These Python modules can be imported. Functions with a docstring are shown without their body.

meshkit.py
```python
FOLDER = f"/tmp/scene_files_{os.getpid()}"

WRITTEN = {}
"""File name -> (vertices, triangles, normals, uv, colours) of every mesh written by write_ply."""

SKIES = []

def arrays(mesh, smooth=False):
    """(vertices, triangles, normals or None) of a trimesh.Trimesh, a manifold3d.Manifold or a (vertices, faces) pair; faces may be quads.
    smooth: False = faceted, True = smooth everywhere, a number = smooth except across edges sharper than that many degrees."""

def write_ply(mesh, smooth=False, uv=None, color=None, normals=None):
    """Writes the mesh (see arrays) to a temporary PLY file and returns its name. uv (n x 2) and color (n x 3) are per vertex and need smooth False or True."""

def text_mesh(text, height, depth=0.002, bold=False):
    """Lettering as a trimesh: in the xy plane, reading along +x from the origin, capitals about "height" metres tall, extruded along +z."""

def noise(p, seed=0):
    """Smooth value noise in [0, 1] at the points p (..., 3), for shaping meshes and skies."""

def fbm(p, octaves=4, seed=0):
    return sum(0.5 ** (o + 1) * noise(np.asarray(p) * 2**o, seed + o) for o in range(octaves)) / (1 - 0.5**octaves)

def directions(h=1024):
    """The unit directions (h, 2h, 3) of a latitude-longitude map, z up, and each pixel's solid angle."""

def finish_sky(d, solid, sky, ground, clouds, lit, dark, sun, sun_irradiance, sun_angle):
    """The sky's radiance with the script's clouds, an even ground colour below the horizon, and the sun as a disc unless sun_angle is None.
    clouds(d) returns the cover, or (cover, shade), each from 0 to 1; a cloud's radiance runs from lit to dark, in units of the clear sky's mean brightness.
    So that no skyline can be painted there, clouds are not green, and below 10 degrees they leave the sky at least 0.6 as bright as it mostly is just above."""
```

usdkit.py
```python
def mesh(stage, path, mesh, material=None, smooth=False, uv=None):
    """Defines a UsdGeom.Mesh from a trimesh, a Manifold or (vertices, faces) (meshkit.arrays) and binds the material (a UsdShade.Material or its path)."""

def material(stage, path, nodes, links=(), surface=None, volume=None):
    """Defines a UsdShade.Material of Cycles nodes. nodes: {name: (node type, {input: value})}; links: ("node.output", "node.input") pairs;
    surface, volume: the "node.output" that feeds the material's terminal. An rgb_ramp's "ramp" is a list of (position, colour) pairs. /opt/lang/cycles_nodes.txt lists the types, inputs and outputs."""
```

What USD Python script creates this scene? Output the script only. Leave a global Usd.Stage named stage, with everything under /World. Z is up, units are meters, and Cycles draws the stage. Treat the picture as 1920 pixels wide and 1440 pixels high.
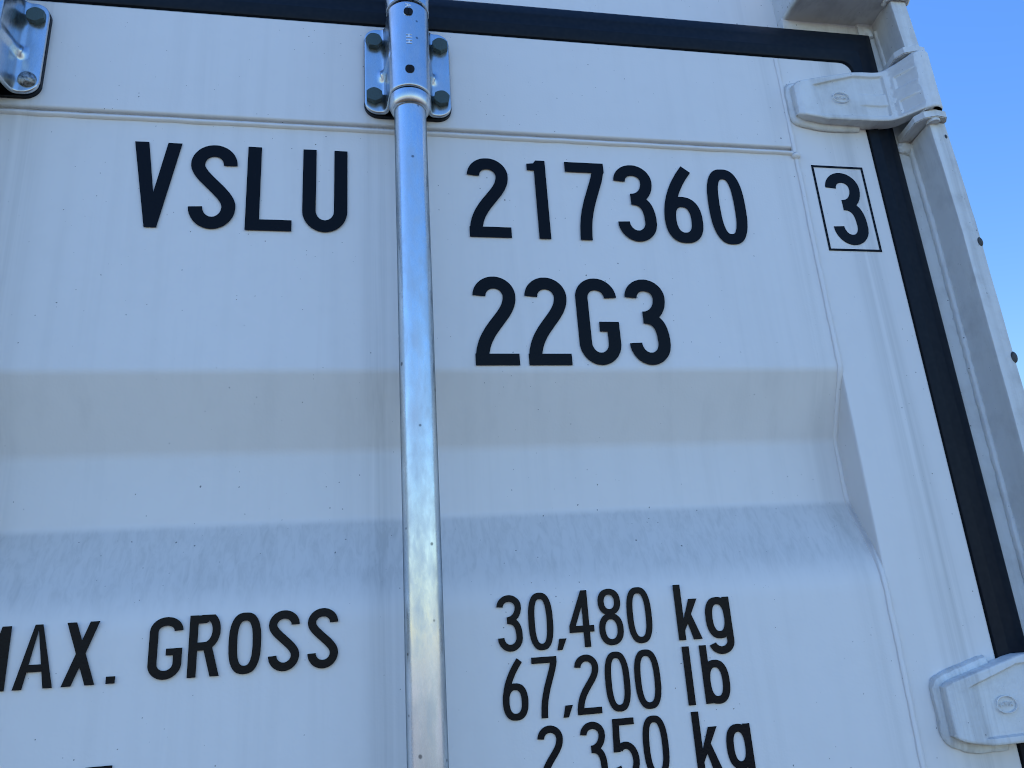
import math, random
import numpy as np
import trimesh
import manifold3d as m3
import shapely
from shapely.geometry import Polygon, LineString, Point, box as sbox
from shapely.ops import unary_union
from shapely import affinity
from pxr import Usd, UsdGeom, UsdLux, UsdShade, Gf, Sdf
import usdkit, meshkit

random.seed(4)
rng = np.random.default_rng(4)
stage = Usd.Stage.CreateInMemory()
UsdGeom.SetStageUpAxis(stage, UsdGeom.Tokens.z)
UsdGeom.SetStageMetersPerUnit(stage, 1.0)
world = UsdGeom.Xform.Define(stage, '/World')
stage.SetDefaultPrim(world.GetPrim())
UsdGeom.Scope.Define(stage, '/World/Looks')

# ------------------------------------------------------------------ camera, sky, sun, exposure
ZC = 1.716                       # height of the phone above the ground
CAM = (0.0, -0.7333, ZC)
YAW, PITCH, ROLL = 0.19398, 0.31673, -0.06739
FOCAL_PX = 1442.0
EXPOSURE = 1.08
SUN_AZ, SUN_EL = math.radians(-45), math.radians(54)    # azimuth clockwise from +y (behind the container)
SKY_SAT = 1.19
SUN_STRENGTH, SKY_STRENGTH = 0.5, 0.105

cy, sy, cp, sp = math.cos(YAW), math.sin(YAW), math.cos(PITCH), math.sin(PITCH)
fwd = np.array([sy * cp, cy * cp, sp]); r0 = np.array([cy, -sy, 0.0]); u0 = np.cross(r0, fwd)
right = math.cos(ROLL) * r0 + math.sin(ROLL) * u0
up = -math.sin(ROLL) * r0 + math.cos(ROLL) * u0
cam = UsdGeom.Camera.Define(stage, '/World/camera')
cam.AddTransformOp().Set(Gf.Matrix4d(*right, 0, *up, 0, *(-fwd), 0, *CAM, 1))
cam.CreateHorizontalApertureAttr(36.0)
cam.CreateVerticalApertureAttr(27.0)
cam.CreateFocalLengthAttr(FOCAL_PX / 1920 * 36.0)
cam.CreateClippingRangeAttr(Gf.Vec2f(0.02, 5000))
cam.CreateExposureAttr(EXPOSURE)

sun_dir = np.array([math.sin(SUN_AZ) * math.cos(SUN_EL), math.cos(SUN_AZ) * math.cos(SUN_EL), math.sin(SUN_EL)])
sun = UsdLux.DistantLight.Define(stage, '/World/sun')
sun.CreateNormalizeAttr(True); sun.CreateIntensityAttr(SUN_STRENGTH); sun.CreateAngleAttr(0.5)
sun.CreateColorAttr(Gf.Vec3f(1.0, 0.95, 0.87))
zax = sun_dir; xax = np.cross([0, 0, 1.0], zax); xax /= np.linalg.norm(xax); yax = np.cross(zax, xax)
sun.AddTransformOp().Set(Gf.Matrix4d(*xax, 0, *yax, 0, *zax, 0, 0, 0, 30, 1))
dome = UsdLux.DomeLight.Define(stage, '/World/sky')
sky_mat = usdkit.material(stage, '/World/Looks/sky', {
    'sky': ('sky_texture', {'sky_type': 'single_scattering', 'sun_disc': False, 'sun_elevation': SUN_EL,
                            'sun_rotation': math.atan2(sun_dir[0], sun_dir[1]), 'altitude': 300.0,
                            'air_density': 2.0, 'aerosol_density': 0.9, 'ozone_density': 10.0}),
    'vivid': ('hsv', {'hue': 0.514, 'saturation': SKY_SAT}),
    'bg': ('background_shader', {'strength': SKY_STRENGTH})}, [('sky.color', 'vivid.color'), ('vivid.color', 'bg.color')], surface='bg.background')
UsdShade.MaterialBindingAPI.Apply(dome.GetPrim()).Bind(sky_mat)
dome.GetPrim().SetCustomDataByKey('kind', 'structure')
dome.GetPrim().SetCustomDataByKey('label', 'clear blue sky above and beside the container')
dome.GetPrim().SetCustomDataByKey('category', 'sky')

# ------------------------------------------------------------------ helpers
used = {}
def path_for(name, parent):
    p = parent.GetPath().pathString if parent is not None else '/World'
    n = used.get((p, name), 0); used[(p, name)] = n + 1
    return f'{p}/{name}' + (f'_{n:03d}' if n else '')

def part(name, mesh, mat, parent, label=None, smooth=30):
    m = usdkit.mesh(stage, path_for(name, parent), mesh, mat, smooth=smooth).GetPrim()
    if label: m.SetCustomDataByKey('label', label)
    return m

def tag(o, label=None, category=None, kind=None):
    if label: o.SetCustomDataByKey('label', label)
    if category: o.SetCustomDataByKey('category', category)
    if kind: o.SetCustomDataByKey('kind', kind)
    return o

def cat(*ms):
    return trimesh.util.concatenate([m for m in ms])

def box(x0, x1, y0, y1, z0, z1):
    m = trimesh.creation.box((x1 - x0, y1 - y0, z1 - z0))
    m.apply_translation(((x0 + x1) / 2, (y0 + y1) / 2, (z0 + z1) / 2))
    return m

def rbox(x0, x1, y0, y1, z0, z1, r=0.002, seg=8):
    """box with rounded edges: hull of eight spheres"""
    s = m3.Manifold.sphere(r, seg)
    b = m3.Manifold.batch_hull([s.translate((x, y, z)) for x in (x0 + r, x1 - r) for y in (y0 + r, y1 - r) for z in (z0 + r, z1 - r)])
    k = b.to_mesh()
    return trimesh.Trimesh(k.vert_properties[:, :3], k.tri_verts, process=False)

def extrude_xy(poly, z0, z1):
    out = []
    for g in getattr(poly, 'geoms', [poly]):
        m = trimesh.creation.extrude_polygon(g, z1 - z0, engine='earcut'); m.apply_translation((0, 0, z0)); out.append(m)
    return cat(*out)

def extrude_xz(poly, y0, y1):
    """polygon in x,z extruded from y0 (front) to y1 (back)"""
    out = []
    for g in getattr(poly, 'geoms', [poly]):
        m = trimesh.creation.extrude_polygon(g, y1 - y0, engine='earcut')
        v = m.vertices.copy()
        m.vertices = np.stack([v[:, 0], y1 - v[:, 2], v[:, 1]], 1)
        out.append(m)
    return cat(*out)

def grid_faces(n, m, flip=False):
    i, j = np.meshgrid(np.arange(n - 1), np.arange(m - 1), indexing='ij')
    a = i * m + j; b = (i + 1) * m + j; c = (i + 1) * m + j + 1; d = i * m + j + 1
    q = np.stack([a, b, c, d], -1).reshape(-1, 4)
    if flip: q = q[:, ::-1]
    return np.vstack([q[:, [0, 1, 2]], q[:, [0, 2, 3]]])

def shell(front, back):
    """closed sheet from two (n, m, 3) grids"""
    n, m = front.shape[:2]
    v = np.vstack([front.reshape(-1, 3), back.reshape(-1, 3)])
    f = [grid_faces(n, m), grid_faces(n, m, True) + n * m]
    loop = [(i, 0) for i in range(n)] + [(n - 1, j) for j in range(1, m)] + [(i, m - 1) for i in range(n - 2, -1, -1)] + [(0, j) for j in range(m - 2, 0, -1)]
    k = np.array([i * m + j for i, j in loop]); k2 = np.roll(k, -1)
    f.append(np.stack([k, k + n * m, k2 + n * m], 1)); f.append(np.stack([k, k2 + n * m, k2], 1))
    t = trimesh.Trimesh(v, np.vstack(f), process=False)
    t.fix_normals(multibody=False)
    return t

def tube(pts, r, seg=10, noise=0.0, freq=120.0, squash=1.0, seed=0, closed_ends=True):
    """weld bead, rod or rib: a tube along a polyline, optionally lumpy"""
    pts = np.asarray(pts, float)
    t = np.gradient(pts, axis=0); t /= np.linalg.norm(t, axis=1, keepdims=True)
    ref = np.array([0, -1.0, 0]) if abs(t[:, 1]).mean() < 0.7 else np.array([1.0, 0, 0])
    a = np.cross(t, ref); a /= np.linalg.norm(a, axis=1, keepdims=True); b = np.cross(a, t)
    ang = np.linspace(0, 2 * np.pi, seg, endpoint=False)
    rr = np.full(len(pts), r)
    P = []
    for k in range(len(pts)):
        ring = pts[k] + rr[k] * (np.cos(ang)[:, None] * a[k] + squash * np.sin(ang)[:, None] * b[k])
        P.append(ring)
    P = np.array(P)
    if noise:
        d = meshkit.fbm(P * freq, 3, seed) - 0.5
        c = pts[:, None, :]
        P = c + (P - c) * (1 + noise * 2 * d[..., None])
    n = len(pts)
    v = P.reshape(-1, 3)
    f = []
    for k in range(n - 1):
        for j in range(seg):
            j2 = (j + 1) % seg
            f += [[k * seg + j, k * seg + j2, (k + 1) * seg + j2], [k * seg + j, (k + 1) * seg + j2, (k + 1) * seg + j]]
    if closed_ends:
        v = np.vstack([v, pts[0] - t[0] * r * 0.5, pts[-1] + t[-1] * r * 0.5])
        for j in range(seg):
            j2 = (j + 1) % seg
            f += [[n * seg, j2, j], [n * seg + 1, (n - 1) * seg + j, (n - 1) * seg + j2]]
    m = trimesh.Trimesh(v, np.array(f), process=False)
    m.fix_normals(multibody=False)
    return m

def line(a, b, n):
    return np.linspace(np.asarray(a, float), np.asarray(b, float), n)

def up_z(m):
    """door coordinates (z from the camera's height) to the ground's"""
    m = m.copy(); m.apply_translation((0, 0, ZC)); return m

def mirrored(m, x=-0.510):
    m = m.copy(); v = m.vertices.copy(); v[:, 0] = 2 * x - v[:, 0]
    return trimesh.Trimesh(v, m.faces[:, ::-1], process=False)

# ------------------------------------------------------------------ materials
def paint(name, base, dirt_and_shade, streak, speck, rough=0.42, amount=0.55, patch=0.3, speck_scale=340.0, peel=0.2, bands=(), ledge_shade_grit=0.0):
    """sprayed white paint: rain streaks, grime, soot specks, faint orange peel"""
    n = {
        'geo': ('geometry', {}),
        'ms': ('mapping', {'scale': (38.0, 20.0, 1.7)}),
        'ns': ('noise_texture', {'scale': 1.0, 'detail': 5.0, 'roughness': 0.62, 'distortion': 0.25}),
        'rs': ('map_range', {'from_min': 0.49, 'from_max': 0.75, 'to_min': 0.0, 'to_max': streak, 'clamp': True}),
        'mw': ('mapping', {'scale': (9.0, 9.0, 2.2), 'location': (3.1, 0.4, 7.7)}),
        'nw': ('noise_texture', {'scale': 1.0, 'detail': 3.0, 'roughness': 0.5}),
        'rw': ('map_range', {'from_min': 0.36, 'from_max': 0.62, 'to_min': 0.12, 'to_max': 1.0, 'clamp': True}),
        'sw': ('math', {'math_type': 'multiply'}),
        'np': ('noise_texture', {'scale': 26.0, 'detail': 6.0, 'roughness': 0.65}),
        'rp': ('map_range', {'from_min': 0.48, 'from_max': 0.8, 'to_min': 0.0, 'to_max': patch, 'clamp': True}),
        'add': ('math', {'math_type': 'add', 'use_clamp': True}),
        'mixd': ('mix_color', {'a': base, 'b': dirt_and_shade}),
        # soot specks: small random dots, more in some places
        'nd': ('noise_texture', {'scale': 90.0, 'detail': 2.0}),
        'vadd': ('vector_math', {'math_type': 'multiply_add', 'vector2': (0.006, 0.006, 0.006)}),
        'vo': ('voronoi_texture', {'scale': speck_scale, 'randomness': 1.0}),
        'sc': ('separate_color', {}),
        'pick': ('map_range', {'from_min': 1 - speck, 'from_max': 1.0, 'to_min': 0.0, 'to_max': 0.31, 'clamp': True}),
        'nk': ('noise_texture', {'scale': 7.0, 'detail': 3.0, 'roughness': 0.6}),
        'rk': ('map_range', {'from_min': 0.40, 'from_max': 0.62, 'to_min': 0.45, 'to_max': 1.0, 'clamp': True}),
        'pk': ('math', {'math_type': 'multiply'}),
        'sub': ('math', {'math_type': 'subtract'}),
        'rsp': ('map_range', {'from_min': -0.02, 'from_max': 0.06, 'to_min': 0.0, 'to_max': 0.8, 'clamp': True}),
        'mixs': ('mix_color', {'b': (0.075, 0.08, 0.085)}),
        'rr': ('map_range', {'from_min': 0.0, 'from_max': 1.0, 'to_min': rough, 'to_max': min(rough + 0.25, 1)}),
        'nb': ('noise_texture', {'scale': 420.0, 'detail': 2.0, 'roughness': 0.5}),
        'bump': ('bump', {'strength': peel, 'distance': 0.0006}),
        'p': ('principled_bsdf', {'specular_ior_level': 0.45}),
    }
    l = [('geo.position', 'ms.vector'), ('ms.vector', 'ns.vector'), ('ns.fac', 'rs.value'),
         ('geo.position', 'mw.vector'), ('mw.vector', 'nw.vector'), ('nw.fac', 'rw.value'),
         ('rs.result', 'sw.value1'), ('rw.result', 'sw.value2'),
         ('geo.position', 'np.vector'), ('np.fac', 'rp.value'),
         ('sw.value', 'add.value1'), ('rp.result', 'add.value2'), ('add.value', 'mixd.fac'),
         ('geo.position', 'nd.vector'), ('nd.color', 'vadd.vector1'), ('geo.position', 'vadd.vector3'), ('vadd.vector', 'vo.vector'),
         ('vo.color', 'sc.color'), ('sc.r', 'pick.value'), ('geo.position', 'nk.vector'), ('nk.fac', 'rk.value'), ('pick.result', 'pk.value1'), ('rk.result', 'pk.value2'),
         ('pk.value', 'sub.value1'), ('vo.distance', 'sub.value2'),
         ('sub.value', 'rsp.value'), ('rsp.result', 'mixs.fac'), ('mixd.result', 'mixs.a'),
         ('mixs.result', 'p.base_color'), ('add.value', 'rr.value'), ('rr.result', 'p.roughness'),
         ('geo.position', 'nb.vector'), ('nb.fac', 'bump.height'), ('bump.normal', 'p.normal')]
    last = 'add.value'
    l.remove(('add.value', 'mixd.fac'))
    if ledge_shade_grit:                        # dust and scuffs, with shade painted in, on the ledges that face upward
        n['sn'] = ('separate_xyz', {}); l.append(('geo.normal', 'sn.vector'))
        n['ln'] = ('map_range', {'range_type': 'smoothstep', 'from_min': 0.06, 'from_max': 0.46, 'to_min': 0.0, 'to_max': ledge_shade_grit, 'clamp': True}); l.append(('sn.z', 'ln.value'))
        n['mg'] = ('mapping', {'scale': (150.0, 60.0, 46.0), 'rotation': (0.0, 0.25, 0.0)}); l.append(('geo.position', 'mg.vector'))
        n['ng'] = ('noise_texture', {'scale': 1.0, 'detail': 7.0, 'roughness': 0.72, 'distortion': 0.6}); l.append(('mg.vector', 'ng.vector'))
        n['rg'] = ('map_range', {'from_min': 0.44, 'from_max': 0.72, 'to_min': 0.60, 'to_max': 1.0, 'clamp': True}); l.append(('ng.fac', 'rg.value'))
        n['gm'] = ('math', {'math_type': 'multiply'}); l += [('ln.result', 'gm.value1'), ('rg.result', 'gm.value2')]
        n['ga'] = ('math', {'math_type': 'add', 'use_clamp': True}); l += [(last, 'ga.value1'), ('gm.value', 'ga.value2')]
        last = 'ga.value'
    if bands:
        n['xyz'] = ('separate_xyz', {}); l.append(('geo.position', 'xyz.vector'))
        n['mb'] = ('mapping', {'scale': (110.0, 20.0, 1.1), 'location': (5.3, 0.0, 2.0)}); l.append(('geo.position', 'mb.vector'))
        n['nbd'] = ('noise_texture', {'scale': 1.0, 'detail': 4.0, 'roughness': 0.6}); l.append(('mb.vector', 'nbd.vector'))
        n['rbd'] = ('map_range', {'from_min': 0.34, 'from_max': 0.62, 'to_min': 0.0, 'to_max': 1.0, 'clamp': True}); l.append(('nbd.fac', 'rbd.value'))
        for q, (c, w, a) in enumerate(bands):
            n[f'd{q}'] = ('math', {'math_type': 'subtract', 'value2': c}); l.append(('xyz.x', f'd{q}.value1'))
            n[f'a{q}'] = ('math', {'math_type': 'absolute'}); l.append((f'd{q}.value', f'a{q}.value1'))
            n[f'b{q}'] = ('map_range', {'range_type': 'smoothstep', 'from_min': 0.0, 'from_max': w, 'to_min': a, 'to_max': 0.0, 'clamp': True}); l.append((f'a{q}.value', f'b{q}.value'))
            n[f'm{q}'] = ('math', {'math_type': 'multiply'}); l += [(f'b{q}.result', f'm{q}.value1'), ('rbd.result', f'm{q}.value2')]
            n[f's{q}'] = ('math', {'math_type': 'add', 'use_clamp': True}); l += [(last, f's{q}.value1'), (f'm{q}.value', f's{q}.value2')]
            last = f's{q}.value'
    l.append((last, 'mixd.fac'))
    return usdkit.material(stage, '/World/Looks/' + name, n, l, surface='p.BSDF')

def plain(name, color, rough=0.5, metallic=0.0, bump=0.0, scale=300.0, var=0.0, spec=0.5, var_color=None, vstretch=None):
    n = {'geo': ('geometry', {}),
         'map': ('mapping', {'scale': vstretch or (1.0, 1.0, 1.0)}),
         'no': ('noise_texture', {'scale': scale, 'detail': 4.0, 'roughness': 0.6}),
         'mr': ('map_range', {'from_min': 0.38, 'from_max': 0.68, 'to_min': 0.0, 'to_max': var, 'clamp': True}),
         'mix': ('mix_color', {'a': color, 'b': var_color or tuple(c * 0.5 for c in color)}),
         'bump': ('bump', {'strength': bump, 'distance': 0.0012}),
         'p': ('principled_bsdf', {'roughness': rough, 'metallic': metallic, 'specular_ior_level': spec})}
    l = [('geo.position', 'map.vector'), ('map.vector', 'no.vector'), ('no.fac', 'mr.value'), ('mr.result', 'mix.fac'), ('mix.result', 'p.base_color')]
    if bump: l += [('no.fac', 'bump.height'), ('bump.normal', 'p.normal')]
    return usdkit.material(stage, '/World/Looks/' + name, n, l, surface='p.BSDF')

def zinc(name, base, rough0, rough1, streak=0.5, edge=(0.6, 0.62, 0.64)):
    """bright zinc plating: fine vertical drawing marks, cloudy sheen, small dark scuffs"""
    n = {'geo': ('geometry', {}),
         'm1': ('mapping', {'scale': (420.0, 420.0, 16.0)}),
         'n1': ('noise_texture', {'scale': 1.0, 'detail': 4.0, 'roughness': 0.6}),
         'm2': ('mapping', {'scale': (70.0, 70.0, 26.0)}),
         'n2': ('noise_texture', {'scale': 1.0, 'detail': 6.0, 'roughness': 0.68}),
         'mr': ('map_range', {'from_min': 0.3, 'from_max': 0.72, 'to_min': rough0, 'to_max': rough1, 'clamp': True}),
         'mc': ('map_range', {'from_min': 0.40, 'from_max': 0.66, 'to_min': 0.0, 'to_max': streak, 'clamp': True}),
         'mix': ('mix_color', {'a': base, 'b': tuple(c * 0.68 for c in base)}),
         'mp': ('mapping', {'scale': (60.0, 60.0, 5.0), 'location': (1.7, 0.0, 4.2)}),
         'n3': ('noise_texture', {'scale': 1.0, 'detail': 3.0}),
         'mt': ('map_range', {'from_min': 0.5, 'from_max': 0.75, 'to_min': 0.0, 'to_max': 0.45, 'clamp': True}),
         'tint': ('mix_color', {'b': (0.86, 0.76, 0.76)}),
         'vo': ('voronoi_texture', {'scale': 130.0}), 'sc': ('separate_color', {}),
         'pick': ('map_range', {'from_min': 0.93, 'from_max': 1.0, 'to_min': 0.0, 'to_max': 0.28, 'clamp': True}),
         'sub': ('math', {'math_type': 'subtract'}),
         'rsp': ('map_range', {'from_min': -0.02, 'from_max': 0.08, 'to_min': 0.0, 'to_max': 0.75, 'clamp': True}),
         'scuff': ('mix_color', {'b': (0.10, 0.11, 0.12)}),
         'bump': ('bump', {'strength': 0.10, 'distance': 0.0004}),
         'p': ('principled_bsdf', {'metallic': 1.0, 'specular_tint': edge})}
    l = [('geo.position', 'm1.vector'), ('m1.vector', 'n1.vector'), ('geo.position', 'm2.vector'), ('m2.vector', 'n2.vector'),
         ('n2.fac', 'mr.value'), ('mr.result', 'p.roughness'), ('n2.fac', 'mc.value'), ('mc.result', 'mix.fac'),
         ('geo.position', 'mp.vector'), ('mp.vector', 'n3.vector'), ('n3.fac', 'mt.value'), ('mt.result', 'tint.fac'), ('mix.result', 'tint.a'),
         ('geo.position', 'vo.vector'), ('vo.color', 'sc.color'), ('sc.r', 'pick.value'), ('pick.result', 'sub.value1'), ('vo.distance', 'sub.value2'),
         ('sub.value', 'rsp.value'), ('rsp.result', 'scuff.fac'), ('tint.result', 'scuff.a'), ('scuff.result', 'p.base_color'),
         ('n1.fac', 'bump.height'), ('bump.normal', 'p.normal')]
    return usdkit.material(stage, '/World/Looks/' + name, n, l, surface='p.BSDF')

WHITE = (0.77, 0.735, 0.70)
# run-off stains on the leaf: (centre x, half width, strength)
M_door = paint('white_paint', WHITE, (0.47, 0.455, 0.43), 0.20, 0.042, patch=0.08, ledge_shade_grit=0.85, bands=((0.585, 0.030, 0.55), (0.010, 0.022, 0.42), (-0.345, 0.030, 0.35), (0.495, 0.020, 0.22)))
M_worn = paint('weathered_white_paint', (0.72, 0.715, 0.69), (0.36, 0.345, 0.325), 1.0, 0.09, rough=0.5, patch=0.42, speck_scale=300.0, peel=0.6)
M_vinyl = plain('black_vinyl', (0.004, 0.004, 0.005), spec=0.15, rough=0.2, bump=0.22, scale=520.0, var=0.3, var_color=(0.006, 0.006, 0.007))
M_rubber = plain('black_rubber', (0.003, 0.0055, 0.010), spec=0.2, rough=0.42, bump=0.05, scale=160.0, var=0.5, var_color=(0.012, 0.014, 0.018))
M_zinc = zinc('zinc_plate', (0.72, 0.75, 0.76), 0.18, 0.34, 0.55)
M_pipe = zinc('galvanised_tube', (0.82, 0.86, 0.88), 0.16, 0.38, 0.75, edge=(0.22, 0.25, 0.27))
M_bolt = plain('green_grey_bolt', (0.048, 0.088, 0.088), rough=0.55, bump=0.15, scale=700.0, var=0.6, var_color=(0.034, 0.044, 0.044))
M_cut = plain('bright_cut_zinc', (0.88, 0.90, 0.92), rough=0.55, metallic=0.9)
M_bare = plain('scraped_steel', (0.42, 0.41, 0.39), rough=0.34, metallic=0.85, bump=0.5, scale=330.0, var=1.0, var_color=(0.04, 0.05, 0.05))
M_dark = plain('dark_steel', (0.008, 0.008, 0.010), rough=0.6, spec=0.2)
M_rust = plain('dull_plug', (0.075, 0.075, 0.07), rough=0.75, bump=0.4, scale=600.0, var=0.8, var_color=(0.03, 0.028, 0.026))
M_ground = usdkit.material(stage, '/World/Looks/gravel', {
    'geo': ('geometry', {}),
    'len': ('vector_math', {'math_type': 'length'}),
    'nw': ('noise_texture', {'scale': 0.25, 'detail': 4.0}),
    'w': ('math', {'math_type': 'multiply_add', 'value2': 8.0}),
    'far': ('map_range', {'range_type': 'smoothstep', 'from_min': 10.0, 'from_max': 16.0, 'to_min': 0.0, 'to_max': 1.0, 'clamp': True}),
    'n2': ('noise_texture', {'scale': 45.0, 'detail': 4.0, 'roughness': 0.7}),
    'm1': ('mix_color', {'a': (0.070, 0.050, 0.030), 'b': (0.33, 0.325, 0.31)}),
    'm2': ('mix_color', {'blend_type': 'multiply', 'b': (0.62, 0.60, 0.58)}),
    'mr': ('map_range', {'from_min': 0.45, 'from_max': 0.7, 'to_min': 0.0, 'to_max': 0.8, 'clamp': True}),
    'b': ('bump', {'strength': 0.6, 'distance': 0.02}),
    'p': ('principled_bsdf', {'roughness': 0.95})},
    [('geo.position', 'len.vector1'), ('geo.position', 'nw.vector'), ('nw.fac', 'w.value1'), ('len.value', 'w.value3'), ('w.value', 'far.value'),
     ('geo.position', 'n2.vector'), ('far.result', 'm1.fac'), ('m1.result', 'm2.a'), ('n2.fac', 'mr.value'),
     ('mr.result', 'm2.fac'), ('m2.result', 'p.base_color'), ('n2.fac', 'b.height'), ('b.normal', 'p.normal')], surface='p.BSDF')

# ------------------------------------------------------------------ ground
g = trimesh.Trimesh([(-1500, -1500, 0), (1500, -1500, 0), (1500, 1500, 0), (-1500, 1500, 0)], [(0, 1, 2), (0, 2, 3)], process=False)
tag(part('ground', g, M_ground, None, smooth=False), 'bare dark gravel yard below the container, paler farther off', 'ground', 'structure')

# ------------------------------------------------------------------ the container
C = UsdGeom.Xform.Define(stage, path_for('shipping_container', None)).GetPrim()
tag(C, 'white steel shipping container with black lettering and zinc lock rods on its closed door', 'container')

XL, XR = -1.729, 0.709            # outer sides; the doors meet at x = -0.51
BX0, BX1 = 0.5195, 0.6265         # the right stile of the door's frame
RAIL_Z, TOP_Z, BOT_Z = 0.5500, 0.6885, 0.16 - ZC

# --- door: frame (stiles and rails) with the pressed panel, welds and lettering on it
def lofted_frame():
    """the frame as one skin: outer and inner outline, front edges rounded"""
    prof = [(0.045, 0.0), (0.0042, 0.0), (0.0024, 0.0004), (0.0010, 0.0013), (0.0002, 0.0026), (0.0, 0.0042)]   # (y, inset)
    def loop(x0, x1, z0, z1, inset, rad, n=10, sign=1):
        x0, x1, z0, z1 = x0 + inset * sign, x1 - inset * sign, z0 + inset * sign, z1 - inset * sign
        rr = max(rad - inset * sign, 0.0003)
        out = []
        for cx, cz, a0 in ((x1 - rr, z1 - rr, 0), (x0 + rr, z1 - rr, 90), (x0 + rr, z0 + rr, 180), (x1 - rr, z0 + rr, 270)):
            for a in np.radians(np.linspace(a0, a0 + 90, n)):
                out.append((cx + rr * math.cos(a), cz + rr * math.sin(a)))
        return np.array(out)
    L = []
    for y, ins in prof:
        p = loop(-0.488, BX1, BOT_Z, TOP_Z, ins, 0.017); L.append(np.column_stack([p[:, 0], np.full(len(p), y), p[:, 1]]))
    for y, ins in prof[::-1]:
        p = loop(-0.39, BX0, BOT_Z + 0.12, RAIL_Z, ins * 0.8, 0.004, sign=-1); L.append(np.column_stack([p[:, 0], np.full(len(p), y), p[:, 1]]))
    L = np.array(L); n, m = L.shape[:2]
    v = L.reshape(-1, 3); f = []
    for k in range(n):
        k2 = (k + 1) % n
        for j in range(m):
            j2 = (j + 1) % m
            f += [[k * m + j, k * m + j2, k2 * m + j2], [k * m + j, k2 * m + j2, k2 * m + j]]
    t = trimesh.Trimesh(v, np.array(f), process=False)
    t.fix_normals(multibody=False)
    return t

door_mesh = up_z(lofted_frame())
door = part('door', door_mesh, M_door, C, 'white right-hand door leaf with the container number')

def panel_profile():
    """(y, z) of the pressed sheet from the top down: outer flats at y = 0, pressings 36 mm deep, soft bends"""
    D = 0.036
    pts = [(0.0060, 0.556), (0.0060, 0.5462), (0.0003, 0.5420), (0.0003, 0.2605), (D, 0.1870), (D, 0.1175), (0.0003, 0.0440)]
    for top in (-0.37, -0.93):
        pts += [(0.0003, top), (D, top - 0.0735), (D, top - 0.147), (0.0003, top - 0.213)]
    pts += [(0.0003, BOT_Z + 0.10)]
    out = [pts[0]]
    R = 0.0065
    P = [np.array(p) for p in pts]
    for a, b, c in zip(P[:-2], P[1:-1], P[2:]):
        R = 0.024 if abs(b[1] - 0.0440) < 1e-6 else 0.0055 if b[0] > 0.03 else 0.0045
        u = (a - b); v = (c - b); lu, lv = np.linalg.norm(u), np.linalg.norm(v)
        d = min(R, lu * 0.45, lv * 0.45)
        p0, p1 = b + u / lu * d, b + v / lv * d
        for t in np.linspace(0, 1, 7):
            out.append(tuple((1 - t) ** 2 * p0 + 2 * t * (1 - t) * b + t * t * p1))
    out.append(pts[-1])
    res = [np.array(out[0])]
    for q in out[1:]:
        q = np.array(q); n = max(1, int(np.linalg.norm(q - res[-1]) / 0.018))
        a = res[-1]
        for k in range(1, n + 1): res.append(a + (q - a) * k / n)
    return np.array(res)

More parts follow.
